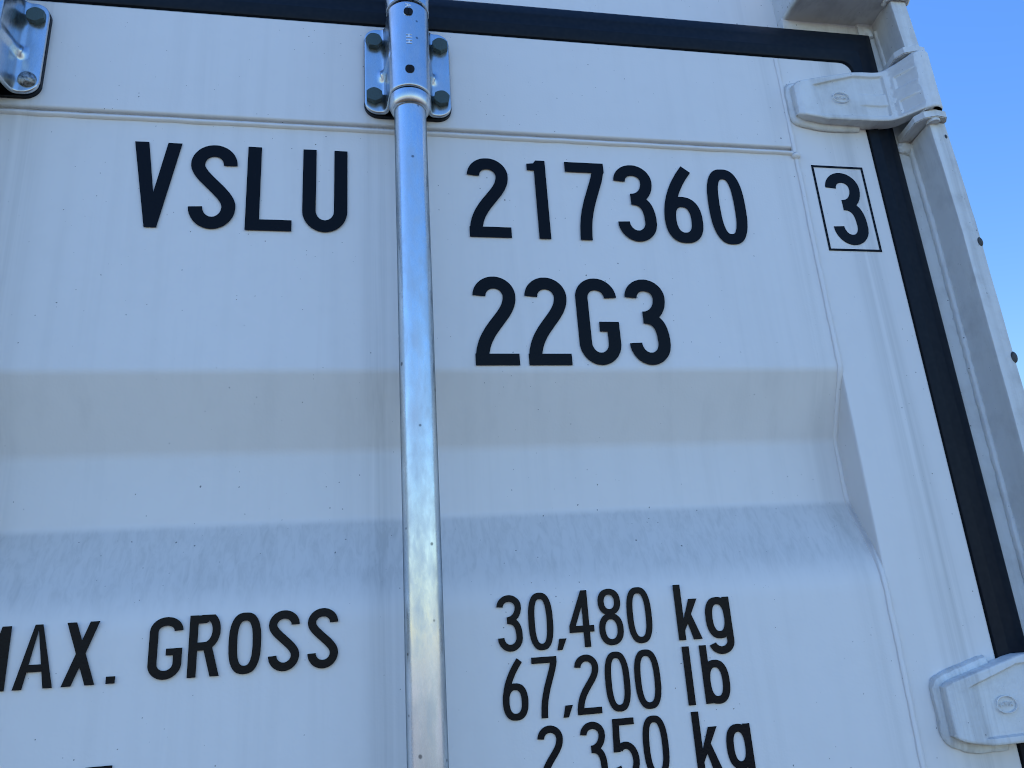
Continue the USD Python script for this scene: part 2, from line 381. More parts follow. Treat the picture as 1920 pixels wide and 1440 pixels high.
prof = panel_profile()
xs = np.linspace(-0.402, BX0 + 0.004, 64)
PX, PI_ = np.meshgrid(xs, np.arange(len(prof)), indexing='ij')
PY = prof[PI_, 0]; PZ = prof[PI_, 1]
edge = np.clip((BX0 - PX) / 0.05, 0, 1) * np.clip((PX + 0.39) / 0.05, 0, 1) * np.clip((0.54 - PZ) / 0.05, 0, 1)
wob = (meshkit.fbm(np.stack([PX * 7, PZ * 6, PX * 0], -1), 3, 5) - 0.5) * 0.0016 * edge
panel_front = np.stack([PX, PY + np.abs(wob) * 0 + wob + 0.0006 * edge, PZ], -1)
panel_back = panel_front + np.array([0, 0.0016, 0])
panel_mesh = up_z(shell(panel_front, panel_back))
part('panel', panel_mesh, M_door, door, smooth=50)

def on_panel(z):
    order = np.argsort(prof[:, 1])
    return np.interp(z, prof[order, 1], prof[order, 0])

# seam under the top rail: a groove, then a rolled seam bead
xs2 = np.linspace(-0.388, 0.5155, 150)
seam = []
sect = [(0.0052, 0.5500), (0.0048, 0.5470), (0.0030, 0.5462), (-0.0004, 0.5455), (-0.0021, 0.5442), (-0.0027, 0.5428), (-0.0029, 0.5416), (-0.0024, 0.5402), (0.0000, 0.5388), (0.0020, 0.5384)]
for x in xs2:
    w = (meshkit.fbm(np.array([[x * 45, 3.0, 1.0]]), 3, 2)[0] - 0.5)
    seam.append([(x, y + w * 0.0006 * (k > 2), z + w * 0.0012) for k, (y, z) in enumerate(sect)])
seam = np.array(seam)
back = seam.copy(); back[..., 1] = 0.006
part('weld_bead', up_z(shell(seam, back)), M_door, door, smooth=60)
# weld down the stile, following the pressings
zs = np.linspace(0.684, BOT_Z + 0.13, 420)
pts = np.column_stack([0.5185 + 0.0010 * (meshkit.fbm(np.column_stack([zs * 30, zs * 0, zs * 0]), 3, 9) - 0.5), on_panel(np.minimum(zs, 0.53)) + 0.0006, zs])
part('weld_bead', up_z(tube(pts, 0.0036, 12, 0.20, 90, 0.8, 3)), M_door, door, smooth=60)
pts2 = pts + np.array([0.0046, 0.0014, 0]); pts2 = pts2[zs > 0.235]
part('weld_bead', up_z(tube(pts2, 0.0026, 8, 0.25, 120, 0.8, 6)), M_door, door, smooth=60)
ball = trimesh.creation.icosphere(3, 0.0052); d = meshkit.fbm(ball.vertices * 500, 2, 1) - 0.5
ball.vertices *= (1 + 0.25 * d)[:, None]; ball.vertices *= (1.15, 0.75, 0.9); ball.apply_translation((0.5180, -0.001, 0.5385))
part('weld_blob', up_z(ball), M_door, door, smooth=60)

# --- lettering: cut vinyl, each character a sheet of its own
def stroke(pts, t, cap='flat', join='round'):
    return LineString(pts).buffer(t / 2, cap_style=cap, join_style=join, quad_segs=10, mitre_limit=8)
def arc(cx, cz, rx, rz, a0, a1, n=28):
    a = np.radians(np.linspace(a0, a1, n)); return [(cx + rx * math.cos(q), cz + rz * math.sin(q)) for q in a]
def bez(p0, p1, p2, p3, n=24):
    t = np.linspace(0, 1, n)[:, None]; p0, p1, p2, p3 = map(np.array, (p0, p1, p2, p3))
    return [tuple(q) for q in (1 - t) ** 3 * p0 + 3 * t * (1 - t) ** 2 * p1 + 3 * t * t * (1 - t) * p2 + t ** 3 * p3]
def sup(cx, cz, rx, rz, e=2.5, n=72):
    a = np.linspace(0, 2 * np.pi, n)
    c, s = np.cos(a), np.sin(a)
    return Polygon(np.column_stack([cx + rx * np.sign(c) * abs(c) ** (2 / e), cz + rz * np.sign(s) * abs(s) ** (2 / e)]))
def poly(*p): return Polygon(p)

def glyph(ch, W=0.46, t=0.14):
    h = t / 2; l, r, m = h, W - h, W / 2
    rx = m - h
    if ch == 'V': return poly((0, 1), (t, 1), (W * 0.475, 0.40), (W - t, 1), (W, 1), (W * 0.60, 0), (W * 0.345, 0)).union(poly((W * .345, 0), (W * .6, 0), (W * .5, .3)))
    if ch == 'S':
        c = arc(m, 0.78 - 0.02, rx, 0.17, -2, 180) + bez((l, 0.76), (l, 0.60), (r, 0.43), (r, 0.255)) + arc(m, 0.255, rx, 0.185, 0, -180)
        return stroke(c, t)
    if ch == 'L': return unary_union([sbox(0, 0, t, 1), sbox(0, 0, W, t * 0.92)])
    if ch == 'U': return stroke([(l, 1)] + arc(m, 0.25, rx, 0.18, 180, 360) + [(r, 1)], t)
    if ch == '2':
        c = arc(m, 0.77, rx, 0.16, 178, 0) + bez((r, 0.77), (r, 0.52), (l, 0.42), (l, 0.03)) + [(l, 0)]
        return unary_union([stroke(c, t), sbox(0, 0, W, t * 0.92)])
    if ch == '1': return poly((.203, 0), (.335, 0), (.335, 1), (.225, 1), (.20, .962), (.12, .952), (.12, .872), (.203, .872))
    if ch == '7':
        leg = stroke(bez((r, 0.93), (r - 0.02, 0.70), (W * .38, 0.45), (W * .38, 0.0)), t)
        return unary_union([sbox(0, 1 - t * 0.92, W, 1), leg]).intersection(sbox(0, 0, W, 1))
    if ch == '3':
        a = arc(m, 0.775, rx, 0.155, 178, 0) + bez((r, 0.775), (r, 0.64), (W * .66, 0.545), (W * .40, 0.545))
        b = bez((W * .40, 0.545), (W * .68, 0.545), (r, 0.48), (r, 0.27)) + arc(m, 0.25, rx, 0.18, 0, -180)
        return unary_union([stroke(a, t), stroke(b, t)])
    if ch == '6':
        o = sup(m, 0.30, m, 0.30, 2.4).difference(sup(m, 0.30, m - t, 0.30 - t * 0.95, 2.4))
        s = stroke(bez((W * .74, 0.975), (W * .40, 0.78), (l, 0.55), (l, 0.30)), t)
        return unary_union([o, s])
    if ch in '0O': return sup(m, 0.5, m, 0.5, 2.6).difference(sup(m, 0.5, m - t, 0.5 - t * 0.95, 2.6))
    if ch == 'G':
        c = arc(m, 0.77, rx, 0.16, 0, 180) + arc(m, 0.25, rx, 0.18, 180, 360) + [(r, 0.49)]
        return unary_union([stroke(c, t), sbox(W * 0.52, 0.38, W, 0.49)])
    if ch == 'A': return unary_union([poly((0, 0), (t, 0), (m, 0.92), (W - t, 0), (W, 0), (W / 2 + t * .42, 1), (W / 2 - t * .42, 1)), sbox(W * .24, 0.26, W * .76, 0.375)])
    if ch == 'X': return unary_union([poly((0, 0), (t * 1.05, 0), (W, 1), (W - t * 1.05, 1)), poly((W, 0), (W - t * 1.05, 0), (0, 1), (t * 1.05, 1))])
    if ch == 'M': return unary_union([sbox(0, 0, t, 1), sbox(W - t, 0, W, 1), poly((0, 1), (t, 1), (m + t * .45, 0.12), (m - t * .45, 0.12)), poly((W, 1), (W - t, 1), (m - t * .45, 0.12), (m + t * .45, 0.12))])
    if ch == 'R':
        bowl = stroke([(h, 1 - h)] + [(m, 1 - h)] + arc(m, 0.745, rx, 0.745 - 0.49 - 0.0, 90, -90) + [(h, 0.49)], t * 0.95)
        return unary_union([sbox(0, 0, t, 1), bowl, poly((m - t * .2, .49), (m + t * .85, .49), (W, 0), (W - t * 1.05, 0))]).intersection(sbox(0, 0, W, 1))
    if ch == 'T': return unary_union([sbox(0, 1 - t, W, 1), sbox(m - h, 0, m + h, 1)])
    if ch == 'E': return unary_union([sbox(0, 0, t, 1), sbox(0, 0, W, t * .92), sbox(0, .45, W * .9, .45 + t * .92), sbox(0, 1 - t * .92, W, 1)])
    if ch == '.': return sbox(0, 0, t, t * .8)
    if ch == ',': return poly((0, -.02), (.095, -.02), (.185, .175), (.05, .175))
    if ch == '4': return unary_union([sbox(W - t * 1.75, 0, W - t * .75, 1), poly((0, .26), (W, .26), (W, .375), (0, .375)), poly((0, .375), (t * 1.05, .375), (W - t * .95, .95), (W - t * .95, 1), (W - t * 1.75, 1))])
    if ch == '8':
        hi = sup(m, 0.765, m * .93, 0.235, 2.25).difference(sup(m, 0.765, m * .93 - t, 0.235 - t * .9, 2.2))
        lo = sup(m, 0.28, m, 0.28, 2.25).difference(sup(m, 0.28, m - t, 0.28 - t * .9, 2.2))
        return unary_union([hi, lo])
    if ch == '5':
        b = arc(m, 0.31, rx, 0.25, 128, -160)
        return unary_union([sbox(W * .08, 1 - t * .95, W * .92, 1), poly((W * .08, 1), (W * .08 + t, 1), (W * .05 + t, .46), (W * .03, .46)), stroke(b, t)])
    if ch == 'k': return unary_union([sbox(0, 0, t, 1), poly((t * .8, .30), (W - t * 1.35, .73), (W - .02, .73), (t * .8, .115)), poly((W * .36, .46), (W * .52, .60), (W, 0), (W - t * 1.25, 0))])
    if ch == 'l': return sbox(0, 0, t, 1)
    if ch == 'b':
        o = sup(m, 0.36, m, 0.375, 2.4).difference(sup(m, 0.36, m - t, 0.375 - t * .95, 2.4))
        return unary_union([sbox(0, 0, t, 1), o])
    if ch == 'g':
        o = sup(m, 0.36, m, 0.375, 2.4).difference(sup(m, 0.36, m - t, 0.375 - t * .95, 2.4))
        tail = stroke([(r, 0.73), (r, -0.03)] + arc(m, -0.06, rx, 0.165, 0, -165), t)
        return unary_union([o, tail])
    raise ValueError(ch)

def put(ch, x0, x1, z0, z1, t, y=-0.0006, what='letter', text=''):
    H = z1 - z0; W = (x1 - x0) / H
    gp = glyph(ch, W, t / H) if ch not in '1' else affinity.scale(glyph('1'), W / 0.46, 1, origin=(0, 0))
    gp = affinity.affine_transform(gp.buffer(0).simplify(0.0015), [H, 0, 0, H, x0, z0])
    kind = 'digit' if ch.isdigit() else 'punctuation_mark' if ch in '.,' else 'letter'
    name = {'.': 'full stop', ',': 'comma'}.get(ch, f'{kind} {ch}')
    part(kind, up_z(extrude_xz(gp, y, y + 0.0005)), M_vinyl, door, f'black vinyl {name} in {text}', smooth=False)

for k, ch in enumerate('VSLU'):
    x = (-0.2372, -0.1808, -0.1244, -0.0676)[k]; put(ch, x, x + 0.0464, 0.4135, 0.5135, 0.0138, text='the owner code VSLU')
for k, ch in enumerate('217360'):
    x = 0.1088 + 0.0567 * k; put(ch, x, x + 0.0462, 0.4133, 0.5135, 0.0138, text='the number 217360')
for k, ch in enumerate('22G3'):
    x = 0.1079 + 0.0559 * k; put(ch, x, x + 0.0461, 0.2652, 0.3661, 0.0138, text='the type code 22G3')
put('3', 0.5492, 0.5948, 0.4168, 0.5168, 0.0138, text='the outlined check box')
bx = sbox(0.5362, 0.4088, 0.6060, 0.5262).difference(sbox(0.5362 + 0.0027, 0.4088 + 0.0027, 0.6060 - 0.0027, 0.5262 - 0.0027))
part('outline_box', up_z(extrude_xz(bx, -0.0006, -0.0001)), M_vinyl, door, 'black vinyl outline round the check digit 3', smooth=False)
z0, z1 = -0.0157, 0.0350
for ch, a, b in (('M', -.3225, -.2932), ('A', -.2873, -.2573), ('X', -.2508, -.2252), ('.', -.2166, -.2098), ('G', -.1850, -.1580), ('R', -.1530, -.1272), ('O', -.1204, -.0934), ('S', -.0873, -.0611), ('S', -.0542, -.0280)):
    put(ch, a, b, z0, z1, 0.0071, text='the words MAX. GROSS')
for ch, a, b in (('T', -.3225, -.2975), ('A', -.2945, -.2650), ('R', -.2585, -.2325), ('E', -.2256, -.2056)):
    put(ch, a, b, -.1285, -.0779, 0.0071, text='the word TARE')
z0, z1 = -0.0136, 0.0376
for ch, a, b in (('3', .1150, .1382), ('0', .1443, .1677), (',', .1698, .2200), ('4', .1829, .2068), ('8', .2116, .2354), ('0', .2401, .2646), ('k', .2892, .3130), ('g', .3187, .3450)):
    put(ch, a, b, z0, z1, 0.0071 if ch in 'kg' else 0.0060, text='the weight 30,480 kg')
z0, z1 = -0.0712, -0.0194
for ch, a, b in (('6', .1162, .1394), ('7', .1445, .1681), (',', .1706, .2200), ('2', .1843, .2071), ('0', .2126, .2363), ('0', .2411, .2661), ('l', .2906, .2980), ('b', .3080, .3343)):
    put(ch, a, b, z0, z1, 0.0071 if ch in 'lb' else 0.0060, text='the weight 67,200 lb')
z0, z1 = -0.1280, -0.0769
for ch, a, b in (('2', .1453, .1684), (',', .1706, .2200), ('3', .1845, .2075), ('5', .2135, .2376), ('0', .2424, .2664), ('k', .2916, .3160), ('g', .3223, .3476)):
    put(ch, a, b, z0, z1, 0.0071 if ch in 'kg' else 0.0060, text='the weight 2,350 kg')

# --- rubber gasket round the leaf
GX, GZ = 0.6655, 0.7372
def gasket_mesh():
    """one closed ring: (offset outward from the leaf as a share of its width, y)"""
    prof = [(-0.08, 0.010), (-0.06, 0.0036), (0.012, 0.0022), (0.03, -0.0003), (0.08, -0.0012), (0.33, -0.0030), (0.36, -0.0022), (0.66, -0.0018), (0.70, -0.0026), (0.93, -0.0006), (0.985, 0.0006), (1.0, 0.0022), (1.0, 0.012)]
    L = []
    for o, y in prof:
        x1, z1, x0, z0 = BX1 + (GX - BX1) * o, TOP_Z + (GZ - TOP_Z) * o, -0.488 - 0.0205 * o, BOT_Z - 0.03 * o
        rad = max(0.0168 * (1 - max(o, 0) * 2.2), 0.0014)
        ring = []
        for cx, cz, a0, r in ((x1 - rad, z1 - rad, 0, rad), (x0 + rad, z1 - rad, 90, rad), (x0 + rad, z0 + rad, 180, rad), (x1 - rad, z0 + rad, 270, rad)):
            for a in np.radians(np.linspace(a0, a0 + 90, 12)): ring.append((cx + r * math.cos(a), cz + r * math.sin(a)))
        dense = []
        for q in range(len(ring)):
            a, b = np.array(ring[q]), np.array(ring[(q + 1) % len(ring)])
            k = 40 if q % 12 == 11 else 1
            for t in range(k): dense.append(a + (b - a) * t / k)
        dense = np.array(dense)
        wav = (meshkit.fbm(np.column_stack([dense * 6, np.full(len(dense), o)]), 2, 14) - 0.5) * 0.0016 * (0.02 < o < 0.9)
        L.append(np.column_stack([dense[:, 0], y + wav, dense[:, 1]]))
    L = np.array(L); n, m = L.shape[:2]
    f = []
    for k in range(n):
        k2 = (k + 1) % n
        j = np.arange(m); j2 = (j + 1) % m
        f.append(np.column_stack([k * m + j, k * m + j2, k2 * m + j2])); f.append(np.column_stack([k * m + j, k2 * m + j2, k2 * m + j]))
    t = trimesh.Trimesh(L.reshape(-1, 3), np.vstack(f), process=False); t.fix_normals(multibody=False)
    return t
gm = up_z(gasket_mesh())
part('gasket', gm, M_rubber, C, smooth=35)

# --- lock rods, their guides
RODS = ((0.0458, 'with scuffed zinc'), (-0.3812, ''))
RY = -0.0345
RR = 0.0171
def lathe(profile, x, y, seg=64):
    """profile (r, z) from the bottom up"""
    m = trimesh.creation.revolve(np.array(profile), sections=seg)
    m.apply_translation((x, y, 0)); return m

def guide_mesh(x0):
    PY0 = -0.0090                                  # front of the flange
    Rs, cyy = 0.0234, RY
    path = [(-0.0485, PY0), (-0.0395, PY0), (-0.0310, PY0)]
    # fillet into the sleeve
    path += bez((-0.0310, PY0), (-0.0255, PY0), (-0.0244, -0.0150), (-0.0240, -0.0250), 10)[1:]
    a = np.radians(np.linspace(158, 90, 16))
    path += [(Rs * math.cos(q), cyy - Rs * math.sin(q)) for q in a]
    path = np.array(path + [(-x, y) for x, y in path[::-1][1:]])
    seg = np.r_[0, np.cumsum(np.linalg.norm(np.diff(path, axis=0), axis=1))]
    s = np.linspace(0, seg[-1], 150)
    px, py = np.interp(s, seg, path[:, 0]), np.interp(s, seg, path[:, 1])
    tx, ty = np.gradient(px), np.gradient(py); ln = np.hypot(tx, ty); nx, ny = ty / ln, -tx / ln    # points out of the front
    zb, zt = np.full(len(s), 0.5600), np.full(len(s), 0.6748)
    cr = 0.015
    e = np.minimum(s, seg[-1] - s)
    c = np.where(e < cr, cr - np.sqrt(np.maximum(cr ** 2 - (cr - e) ** 2, 0)), 0.0)
    zb, zt = zb + c, zt - c
    k = np.clip((0.0275 - abs(px)) / 0.006, 0, 1); k = k * k * (3 - 2 * k)
    zb, zt = zb - 0.0005 * k, zt - 0.0030 * k
    t = np.r_[0, 0.004, 0.010, 0.02, np.linspace(0.04, 0.96, 60), 0.98, 0.990, 0.996, 1]
    Z = zb[:, None] + (zt - zb)[:, None] * t[None, :]
    dz = np.minimum(Z - zb[:, None], zt[:, None] - Z)
    de = np.minimum(dz, e[:, None])
    off = -0.0015 * np.clip(1 - de / 0.0018, 0, 1) ** 2
    # pressed gussets beside the sleeve
    gz = Z - 0.6085
    gus = np.clip(1 - np.abs(np.abs(px)[:, None] - 0.0275) / 0.0070, 0, 1) * np.clip(1 - np.abs(gz) / 0.0085, 0, 1) * 0.0055
    lean = np.exp(-(np.abs(np.abs(px)[:, None] - 0.0265) / 0.0035) ** 2) * 0.0
    off = off + gus + lean
    off += (meshkit.fbm(np.stack([np.broadcast_to(px[:, None] * 60, Z.shape), Z * 40, Z * 0 + x0 * 9], -1), 2, 4) - 0.5) * 0.0007
    F = np.stack([x0 + px[:, None] + nx[:, None] * off, py[:, None] + ny[:, None] * off, Z], -1)
    th = 0.0038
    B = np.stack([np.broadcast_to((x0 + px - nx * th)[:, None], Z.shape), np.broadcast_to((py - ny * th)[:, None], Z.shape), Z], -1)
    return shell(F, B)

def hex_bolt(x, y, z, turn, af=0.0168, h=0.0068):
    r = af / math.sqrt(3)
    hexa = m3.CrossSection([[(r * math.cos(math.radians(60 * k + turn)), r * math.sin(math.radians(60 * k + turn))) for k in range(6)]])
    body = m3.Manifold.extrude(hexa, h)
    cone = m3.Manifold.cylinder(h + 0.0002, r * 1.0 + h * 2.4, r * 0.90 - 0.0002, 48)
    cone = m3.Manifold.cylinder(h * 0.80, r * 1.05, r * 1.05, 48) + m3.Manifold.cylinder(h * 0.2, r * 1.02, r * 0.87, 48).translate((0, 0, h * 0.8 - 1e-5))
    b = (body ^ cone).to_mesh()
    v = b.vert_properties[:, :3]
    m = trimesh.Trimesh(np.stack([v[:, 0] + x, y - v[:, 2], v[:, 1] + z], 1), b.tri_verts, process=False)
    return m

def rounded_rect(x0, x1, z0, z1, r): return sbox(x0 + r, z0 + r, x1 - r, z1 - r).buffer(r, quad_segs=12)

for n, (x0, _) in enumerate(RODS):
    # rod
    rod = [(0.0, BOT_Z - 0.07), (RR, BOT_Z - 0.07)] + [(RR, z) for z in np.linspace(BOT_Z, 0.80, 90)] + [(0.0, 0.80)]
    m = lathe(rod, x0, RY, 72)
    d = (meshkit.fbm(m.vertices * np.array([60, 60, 9.0]), 3, 11 + n) - 0.5) * 0.0006
    rad = m.vertices - np.array([x0, RY, 0]); rad[:, 2] = 0
    m.vertices += rad / np.maximum(np.linalg.norm(rad, axis=1, keepdims=True), 1e-9) * d[:, None]
    rp = part('lock_rod', up_z(m), M_pipe, C, 'scuffed zinc-plated lock rod between the words' if n == 0 else None, smooth=40)
    # collar below and ring above the guide
    col = [(RR - 0.001, 0.5418)] + [(RR + 0.0003 + 0.0052 * math.sin(q), 0.5418 + 0.0115 * (1 - math.cos(q))) for q in np.radians(np.linspace(0, 90, 14))] + [(0.0224, 0.5574), (0.0214, 0.5582), (RR - 0.001, 0.5584)]
    part('collar', up_z(lathe(col, x0, RY)), M_zinc, rp, smooth=35)
    ring = [(RR - 0.001, 0.6745), (0.0225, 0.6745), (0.0240, 0.6755), (0.0243, 0.6775), (0.0243, 0.7060), (0.0225, 0.7080), (RR - 0.001, 0.7080)]
    part('collar', up_z(lathe(ring, x0, RY)), M_zinc, rp, smooth=35)
    # guide
    g_ = part('rod_guide', up_z(guide_mesh(x0)), M_zinc, C, smooth=40)
    pad = rounded_rect(x0 - 0.0489, x0 + 0.0489, 0.5585, 0.6752, 0.0160)
    part('rubber_pad', up_z(cat(extrude_xz(pad, -0.0047, -0.0001))), M_rubber, g_, smooth=False)
    for q, (dx, z, turn) in enumerate(((-0.0375, 0.6545, 90 + 24), (0.0378, 0.6545, 90 + 5), (-0.0375, 0.5797, 90 + 2), (0.0372, 0.5812, 90 - 12))):
        if n == 1 and q == 3:
            dome_ = lathe([(0, 0.0052), (0.003, 0.0050), (0.006, 0.0042), (0.0082, 0.0026), (0.0090, 0.0008), (0.0090, 0.0)][::-1], 0, 0, 36)
            v = dome_.vertices.copy(); dd = (meshkit.fbm(v * 420, 2, 2) - 0.5) * 0.0014 * (v[:, 2] > 0.001)
            dome_.vertices = np.stack([v[:, 0] + x0 + 0.0375, -0.0090 - v[:, 2] - dd, v[:, 1] + 0.5755], 1); dome_.fix_normals()
            part('bolt', up_z(dome_), M_bare, g_, 'round bolt head with its finish scraped off', smooth=40)
            continue
        part('bolt', up_z(hex_bolt(x0 + dx, -0.0089, z, turn)), M_bolt, g_, smooth=20)
    # set screws in the sleeve: dark slotted heads in drilled holes
    for z in (0.6565, 0.5800):
        yf = RY - 0.0234
        a = m3.Manifold.cylinder(0.0016, 0.0050, 0.0050, 28) - m3.Manifold.cube((0.0010, 0.02, 0.0010), True).translate((0, 0, 0.0016))
        k = a.to_mesh(); v = k.vert_properties[:, :3]
        part('set_screw', up_z(trimesh.Trimesh(np.stack([v[:, 0] + x0 - 0.0006, yf + 0.0006 - v[:, 2], v[:, 1] + z], 1), k.tri_verts, process=False)), M_dark, g_, smooth=20)
        lip = trimesh.creation.torus(0.0053, 0.0005, 28, 8); v = lip.vertices
        lip.vertices = np.stack([v[:, 0] + x0 - 0.0006, yf + 0.0006 + 0.5 * v[:, 0] ** 2 / 0.0234 - v[:, 2], v[:, 1] + z], 1)
        part('hole_rim', up_z(lip), M_zinc, g_, smooth=40)
    # stamped marks: letters H H and A lying on their side
    def stamp(segs, zc, letter):
        marks = []
        for (ax, az), (bx_, bz) in segs:
            P = line((ax, 0, az), (bx_, 0, bz), 5); xx = P[:, 0] - 0.0006
            P = np.column_stack([x0 + xx, RY - np.sqrt(0.0234 ** 2 - xx ** 2) - 0.0002, P[:, 2] + zc])
            marks.append(tube(P, 0.00055, 6, squash=0.5))
        part('stamped_letter', up_z(cat(*marks)), M_cut, g_, f'letter {letter} stamped sideways in the sleeve', smooth=40)
    Hs = [((-0.0032, 0.0019), (0.0032, 0.0019)), ((-0.0032, -0.0019), (0.0032, -0.0019)), ((0, 0.0019), (0, -0.0019))]
    stamp(Hs, 0.6238, 'H'); stamp(Hs, 0.6162, 'H')
    stamp([((-0.0032, 0.0024), (0.0030, 0.0000)), ((-0.0032, -0.0024), (0.0030, 0.0000)), ((-0.0010, 0.0016), (-0.0010, -0.0016))], 0.6655, 'A')

# --- hinges: pressed blades on the leaf, barrels between lugs on the corner post
def catmull(P, n):
    P = np.array(P, float); P = np.vstack([2 * P[0] - P[1], P, 2 * P[-1] - P[-2]])
    out = []
    for i in range(1, len(P) - 2):
        for t in np.linspace(0, 1, n, endpoint=False):
            a, b, c, d = P[i - 1:i + 3]
            out.append(0.5 * (2 * b + (c - a) * t + (2 * a - 5 * b + 4 * c - d) * t * t + (3 * b - a - 3 * c + d) * t ** 3))
    out.append(P[-2]); return np.array(out)

def smoothstep(x): x = np.clip(x, 0, 1); return x * x * (3 - 2 * x)

HZ = 0.614
BAR = (0.6845, -0.0425, 0.0140)          # barrel axis x, y and radius
def hinge_mesh():
    P = catmull([(.5245, -.0150), (.540, -.0172), (.570, -.0180), (.610, -.0188), (.638, -.0192), (.650, -.0228), (.6595, -.0330), (.668, -.0455), (.6755, -.0535), (.6845, -.0567), (.6935, -.0535), (.698, -.0460), (.6985, -.0400)], 14)
    seg = np.r_[0, np.cumsum(np.linalg.norm(np.diff(P, axis=0), axis=1))]
    s = np.linspace(0, seg[-1], 230)
    px, py = np.interp(s, seg, P[:, 0]), np.interp(s, seg, P[:, 1])
    tx, ty = np.gradient(px), np.gradient(py); ln = np.hypot(tx, ty); nx, ny = ty / ln, -tx / ln
    top = np.interp(px, [.5245, .530, .5376, .565, .6079, .625, .645, .660, .675, .70], [.6340, .6385, .6402, .6465, .6560, .6578, .6578, .6600, .6635, .6640]) - HZ
    bot = np.interp(px, [.5245, .530, .5376, .5623, .61, .6454, .658, .672, .70], [.5935, .5895, .5870, .5830, .5832, .5838, .5828, .5806, .5800]) - HZ
    top = np.where(s > 0.165, .6640 - HZ, top); bot = np.where(s > 0.165, .5800 - HZ, bot)
    from scipy.ndimage import gaussian_filter1d as gf
    top, bot = gf(top, 2.0), gf(bot, 2.0)
    t = np.r_[0, 0.006, 0.014, 0.025, np.linspace(0.04, 0.96, 92), 0.975, 0.986, 0.994, 1]
    Z = bot[:, None] + (top - bot)[:, None] * t
    S = np.broadcast_to(s[:, None], Z.shape); X = np.broadcast_to(px[:, None], Z.shape)
    de = np.minimum(np.minimum(Z - bot[:, None], top[:, None] - Z), S)
    off = -0.0014 * np.clip(1 - de / 0.0022, 0, 1) ** 2
    off = off - 0.0045 * np.clip(1 - S / 0.0085, 0, 1) ** 1.3          # sloping nose
    # pressed pocket of the blade, with a rib left standing, then two pockets in the neck
    tp = np.interp(px, [.545, .6079, .645], [.6320, .6500, .6510]) - HZ
    bt = np.interp(px, [.545, .645], [.5885, .5900]) - HZ
    edge_ = lambda d, w=0.0016: smoothstep(d / w)
    pocket = edge_(tp[:, None] - Z) * edge_(Z - bt[:, None]) * smoothstep((X - 0.549 - (HZ - HZ + 0.614 - HZ - Z) * 0.12) / 0.010) * (1 - smoothstep((S - 0.1215) / 0.004))
    rib = smoothstep((X - 0.606) / 0.016) * edge_(Z + 0.0085 + 0.0) * edge_(0.0105 - Z) * (1 - smoothstep((S - 0.1215) / 0.004))
    off = off - 0.0025 * pocket * (1 - 0.62 * rib)
    for zc in (0.0195, -0.0165):
        w = edge_(0.0095 - np.abs(Z - zc)) * smoothstep((S - 0.136) / 0.0015) * (1 - smoothstep((S - 0.152) / 0.012))
        off = off - 0.0016 * w
    off += (meshkit.fbm(np.stack([S * 55, Z * 55, Z * 0], -1), 3, 8) - 0.5) * 0.0009
    F = np.stack([X + nx[:, None] * off, py[:, None] + ny[:, None] * off, Z], -1)
    th = np.interp(s, [0, 0.10, 0.125, 0.145, 0.17, seg[-1]], [.0155, .0182, .0172, .0125, .0105, .0090])
    bx_, by = px - nx * th, py - ny * th
    B = np.stack([np.broadcast_to(bx_[:, None], Z.shape), np.broadcast_to(by[:, None], Z.shape), Z], -1)
    m = shell(F, B)
    barrel = lathe([(0.0, .5800 - HZ), (BAR[2] - .0012, .5800 - HZ), (BAR[2] - .0004, .5812 - HZ)] + [(BAR[2] - .0004, z) for z in np.linspace(.583 - HZ, .661 - HZ, 4)] + [(BAR[2] - .0012, .6640 - HZ), (0.0, .6640 - HZ)], BAR[0], BAR[1], 40)
    return cat(m, barrel)

def maker_mark():
    e = [(0.5858 + 0.0112 * math.cos(a), -0.0176, 0.0020 + 0.0072 * math.sin(a)) for a in np.linspace(0, 2 * np.pi, 44)]
    ms = [tube(e, 0.00072, 7)]
    g3 = []
    for x, segs in ((-0.0052, 'H'), (0.0, 'T'), (0.0052, 'H')):
        if segs == 'H': L = [((-.0014, -.0018), (-.0014, .0018)), ((.0014, -.0018), (.0014, .0018)), ((-.0014, 0), (.0014, 0))]
        else: L = [((0, -.0018), (0, .0018)), ((-.0014, .0018), (.0014, .0018))]
        for (a, b), (c, d) in L:
            ms.append(tube(line((0.5858 + x + a, -0.0173, 0.002 + b), (0.5858 + x + c, -0.0173, 0.002 + d), 3), 0.00045, 6))
    return cat(*ms)

